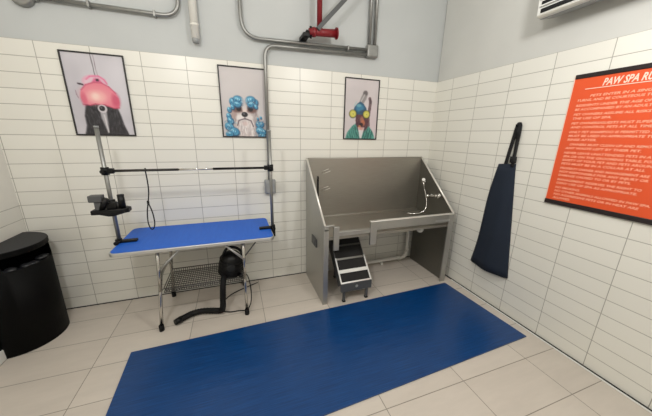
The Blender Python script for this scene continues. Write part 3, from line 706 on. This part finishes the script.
# ---------------------------------------------------------------- apron on the right wall
AP = thing('apron', (-.03, -.95, .3), 'dark navy apron hanging by its black strap on right wall', 'apron')
m = MB()
rows = 16; colsn = 12; front = []; back = []
for i in range(rows + 1):
    t = i / rows; zt = 1.235 - t * .92
    yl = -.868 + t * (.868 - .772) + .012 * math.sin(t * 6); yr = -1.008 - min(t * 1.9, 1) * .068 - max(0, t - .53) * .13
    zt_r = zt + (.014 if t < .05 else 0)
    rowf = []; rowb = []
    for j in range(colsn + 1):
        s_ = j / colsn; y = yl + (yr - yl) * s_; zz = zt + (zt_r - zt) * s_ + (.02 * math.sin(s_ * PI) * (-1 if i == rows else 0)) * .3
        bulge = math.sin(PI * min(max(s_, .0), 1)) ** .5 * (.018 + .03 * t) + .007 * math.sin(s_ * 11 + t * 2.0) * t + .005
        rowf.append((-bulge - .004, y, zz)); rowb.append((-.002, y, zz))
    front.append(rowf); back.append(rowb)
vs = [p for r_ in front for p in r_] + [p for r_ in back for p in r_]
W_ = colsn + 1; NB = (rows + 1) * W_
fs = []
for i in range(rows):
    for j in range(colsn):
        a = i * W_ + j; fs.append([a, a + 1, a + W_ + 1, a + W_]); fs.append([NB + a, NB + a + W_, NB + a + W_ + 1, NB + a + 1])
for j in range(colsn):
    fs.append([j, NB + j, NB + j + 1, j + 1]); a = rows * W_ + j; fs.append([a, a + 1, NB + a + 1, NB + a])
for i in range(rows):
    a = i * W_; fs.append([a, a + W_, NB + a + W_, NB + a]); a += colsn; fs.append([a, NB + a, NB + a + W_, a + W_])
out = m.faces(vs, fs, True); bmesh.ops.recalc_face_normals(m.bm, faces=out)
cloth = m.build('apron_body', M['navy'], AP)
m = MB()
m.faces([(-.030, -.80, .56), (-.036, -.86, .55), (-.036, -.90, .555), (-.035, -.90, .560), (-.035, -.86, .555), (-.029, -.80, .565)], [[0, 1, 2, 3, 4, 5]])
def ribbon(m, pts, w, th=.003):
    pts = [Vector(p) for p in pts]; out_v = []
    for i, p in enumerate(pts):
        d = (pts[min(i + 1, len(pts) - 1)] - pts[max(i - 1, 0)]).normalized(); n_ = Vector((1, 0, 0)); s_ = d.cross(n_).normalized() * w / 2
        out_v += [p - s_ - n_ * th, p + s_ - n_ * th, p + s_ + n_ * th, p - s_ + n_ * th]
    fs_ = []
    for i in range(len(pts) - 1):
        for k in range(4): fs_.append([4 * i + k, 4 * i + (k + 1) % 4, 4 * i + 4 + (k + 1) % 4, 4 * i + 4 + k])
    fs_ += [[3, 2, 1, 0], [4 * len(pts) - 4 + k for k in range(4)]]
    o_ = m.faces(out_v, fs_, True); bmesh.ops.recalc_face_normals(m.bm, faces=o_)
m.bm.clear()
ribbon(m, smooth_path([(-.022, -.936, 1.225), (-.018, -.945, 1.33), (-.016, -.958, 1.46), (-.016, -.966, 1.53), (-.016, -.978, 1.548), (-.018, -.990, 1.53), (-.02, -.993, 1.45), (-.024, -.995, 1.34), (-.026, -.998, 1.225)]), .026)
ribbon(m, [(-.03, -.998, 1.255), (-.032, -.997, 1.305)], .046, .006)
ribbon(m, [(-.022, -.986, 1.44), (-.022, -.98, 1.545)], .034, .004)
m.build('neck_strap', M['strap'], AP)
m = MB(); m.box(-.008, 0, -.985, -.955, 1.51, 1.56, .003); m.tube([(-.004, -.97, 1.53), (-.03, -.97, 1.53), (-.034, -.97, 1.545)], .006, 8, fillet=.008)
tag(m.build('wall_hook', M['black'], base=(0, -.97, 1.51)), 'small black wall hook carrying the apron strap', 'hook')

# ---------------------------------------------------------------- air conditioner
AC = thing('air_conditioner', (0, -1.55, 2.2), 'white wall air conditioner unit at the top of right wall', 'air conditioner')
ay0, ay1, ad, az = -2.05, -1.066, -.18, 2.186
m = MB()
prof = [(0.008, az + .085), (-.03, az + .03), (ad + .02, az), (ad - .004, az + .010), (ad - .012, az + .10), (ad, az + .27), (ad + .03, az + .30), (.008, az + .30)]
m.prism(prof, 1, ay0, ay1, .003)
m.build('housing', M['white_plastic'], AC)
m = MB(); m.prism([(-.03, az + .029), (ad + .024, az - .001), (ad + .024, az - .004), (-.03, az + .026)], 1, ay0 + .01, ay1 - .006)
m.build('underside_shade', M['grey_plastic'], AC)  # grey sheet below the housing; the underside's shade is put into its colour
for k, zz in enumerate((.034, .075, .116)):
    m = MB(); xx = ad - .0045 - zz * .045; m.box(xx - .008, xx + .004, ay0 + .03, ay1 - .025 - .0 * k, az + zz - .011, az + zz + .011, .002)
    slot = m.build('air_slot', M['black_matte'], AC)
m = MB(); m.box(ad - .024, ad - .008, ay0 + .025, ay1 - .02, az + .055, az + .063, .002); m.build('louver', M['white_plastic'], AC)
m = MB(); m.box(ad - .026, ad - .008, ay0 + .025, ay1 - .02, az + .095, az + .105, .002); m.build('louver', M['white_plastic'], AC)
m = MB(); m.box(ad - .016, ad + .02, ay0 + .01, ay1 - .006, az + .004, az + .016, .004); m.build('drip_edge', M['steel_edge'], AC)

# ---------------------------------------------------------------- pipes on the upper back wall
YW = .008
m = MB(); m.tube([(-3.188, YW - .03, 2.243), (-2.39, YW - .03, 2.246), (-2.39, YW - .03, ZC)], .0135, 12, fillet=.12, fn=8)
t = tag(m.build('electrical_conduit', M['zinc'], base=(-2.8, YW - .03, 2.24)), 'metal conduit curving up on painted wall above the pink-hood picture', 'conduit', 'metal conduits')
for x in (-2.55, -2.93):
    m = MB(); m.box(x - .007, x + .007, -.038, YW, 2.226, 2.266, .002); m.build('pipe_clip', M['zinc'], t)
m = MB(); m.lathe([(.055, 0), (.06, .006), (.06, .028), (.05, .04)], (-3.275, YW, 2.243), 22, Euler((PI / 2, 0, 0)).to_matrix()); m.tube([(-3.235, -.022, 2.243), (-3.19, -.022, 2.243)], .022, 12)
tag(m.build('junction_box', M['zinc'], base=(-3.275, YW, 2.243)), 'round metal junction box at the top left corner of picture', 'junction box')
m = MB(); m.tube([(-1.963, YW - .034, ZC), (-1.963, YW - .034, 2.170), (-.864, YW - .034, 2.202)], .0145, 12, fillet=.15, fn=8)
t = tag(m.build('electrical_conduit', M['zinc'], base=(-1.4, YW - .03, 2.17)), 'upper metal conduit bending down from above and running across to square box', 'conduit', 'metal conduits')
for x in (-1.05,):
    m = MB(); m.box(x - .007, x + .007, -.043, YW, 2.178, 2.214, .002); m.build('pipe_clip', M['zinc'], t)
m = MB(); m.tube([(-.864, YW - .040, 2.160), (-1.789, YW - .040, 2.134), (-1.789, YW - .040, 1.033)], .0145, 12, fillet=.09, fn=8)
tag(m.build('electrical_conduit', M['zinc'], base=(-1.789, YW - .026, 1.02)), 'lower metal conduit dropping down tiled wall to the grey outlet box', 'conduit', 'metal conduits')
m = MB(); m.box(-.862, -.752, -.05, YW, 2.14, 2.245, .008); jb = m.build('junction_box', M['zinc'], base=(-.8, YW, 2.14))
tag(jb, 'square metal junction box where the conduits meet near right corner', 'junction box')
m = MB(); m.box(-.852, -.762, -.054, -.049, 2.15, 2.235, .003); m.build('cover_plate', M['zinc'], jb)
for x, w_ in ((-.838, 'left one of two'), (-.782, 'right one of two')):
    m = MB(); m.tube([(x, YW - .03, 2.246), (x, YW - .03, ZC)], .0155, 12)
    tag(m.build('electrical_conduit', M['zinc'], base=(x, YW - .03, 2.243)), w_ + ' metal conduits rising side by side from the square junction box', 'conduit', 'metal conduits')
ob = thing('outlet_box', (-1.785, 0, .9), 'grey outlet box on tiles behind right post of blue table', 'outlet box')
m = MB(); m.box(-1.835, -1.735, -.04, 0, .897, 1.03, .008); m.build('box', M['grey_plastic'], ob)
m = MB(); m.box(-1.825, -1.745, -.052, -.039, .908, 1.012, .005); m.build('cover', M['grey_plastic'], ob)
# capped white pipe
m = MB(); m.tube([(-2.296, YW - .045, ZC), (-2.296, YW - .045, 2.115)], .0275, 16); m.tube([(-2.296, YW - .045, 2.215), (-2.296, YW - .045, 2.195)], .031, 16)
t = tag(m.build('drain_stub', M['pvc'], base=(-2.296, YW - .045, 2.1)), 'white pipe with cut open end hanging down above the pictures', 'pipe')
m = MB(); m.tube([(-2.296, -.037, 2.12), (-2.296, -.037, 2.088)], [.0275, .0225], 16); m.build('pipe_end', M['grey_plastic'], t)
m = MB(); m.box(-2.34, -2.252, -.01, YW, 2.55, 2.58, .003); m.build('pipe_clip', M['zinc'], t)
# red sprinkler pipe with flange and brace
SPK = thing('sprinkler_pipe', (-1.35, -.12, 2.24), 'red painted sprinkler pipe with flange and sloped grey brace near ceiling', 'sprinkler pipe')
ys = -.12
m = MB(); m.tube([(-1.352, ys, ZC), (-1.350, ys, 2.275)], .0215, 14); m.build('riser', M['red'], SPK)
m = MB(); m.tube([(-1.44, ys - .0, 2.245), (-1.20, ys, 2.262)], [.027, .031], 14); m.ball((-1.352, ys, 2.262), .034); m.tube([(-1.41, ys, 2.247), (-1.385, ys, 2.249)], .036, 14); m.build('tee', M['red'], SPK)
m = MB(); m.tube([(-1.205, ys, 2.262), (-1.195, ys, 2.263)], .044, 18); m.build('flange', M['red'], SPK)
m = MB(); m.tube([(-1.44, ys, 2.243), (-1.475, ys + .01, 2.20)], [.026, .018], 12); m.box(-1.49, -1.435, ys - .02, YW, 2.205, 2.235, .004); m.tube([(-1.425, ys, 2.20), (-1.425, ys, 2.285)], .010, 8); m.build('pipe_hanger', M['black'], SPK)
m = MB(); m.box(-.0165, .0165, -.012, .012, 0, .80, .002)
dv = Vector((.235, 0, .245)).normalized()
Rm = Matrix((dv.cross(Vector((0, 1, 0))).normalized(), Vector((0, 1, 0)), dv)).transposed()
for v in m.bm.verts: v.co = Vector((-1.375, ys - .035, 2.262)) + Rm @ v.co
m.build('brace', M['dark_grey'], SPK)

# ---------------------------------------------------------------- camera, world, view
cam = bpy.data.cameras.new('camera'); co = bpy.data.objects.new('camera', cam); COL.objects.link(co)
cam.sensor_width = 36; cam.sensor_fit = 'HORIZONTAL'; cam.lens = 36 * 261.794 / 652; cam.clip_start = .02
co.location = (-2.09452, -2.47131, 1.43601); co.rotation_euler = (1.30010518, -.0190902, -.334976843)
scene.camera = co
w = bpy.data.worlds.new('world'); scene.world = w; w.use_nodes = True
w.node_tree.nodes['Background'].inputs[0].default_value = (.9, .92, 1, 1); w.node_tree.nodes['Background'].inputs[1].default_value = .15
scene.view_settings.view_transform = 'Standard'; scene.view_settings.look = 'None'; scene.view_settings.exposure = 0.0; scene.view_settings.gamma = 1.0
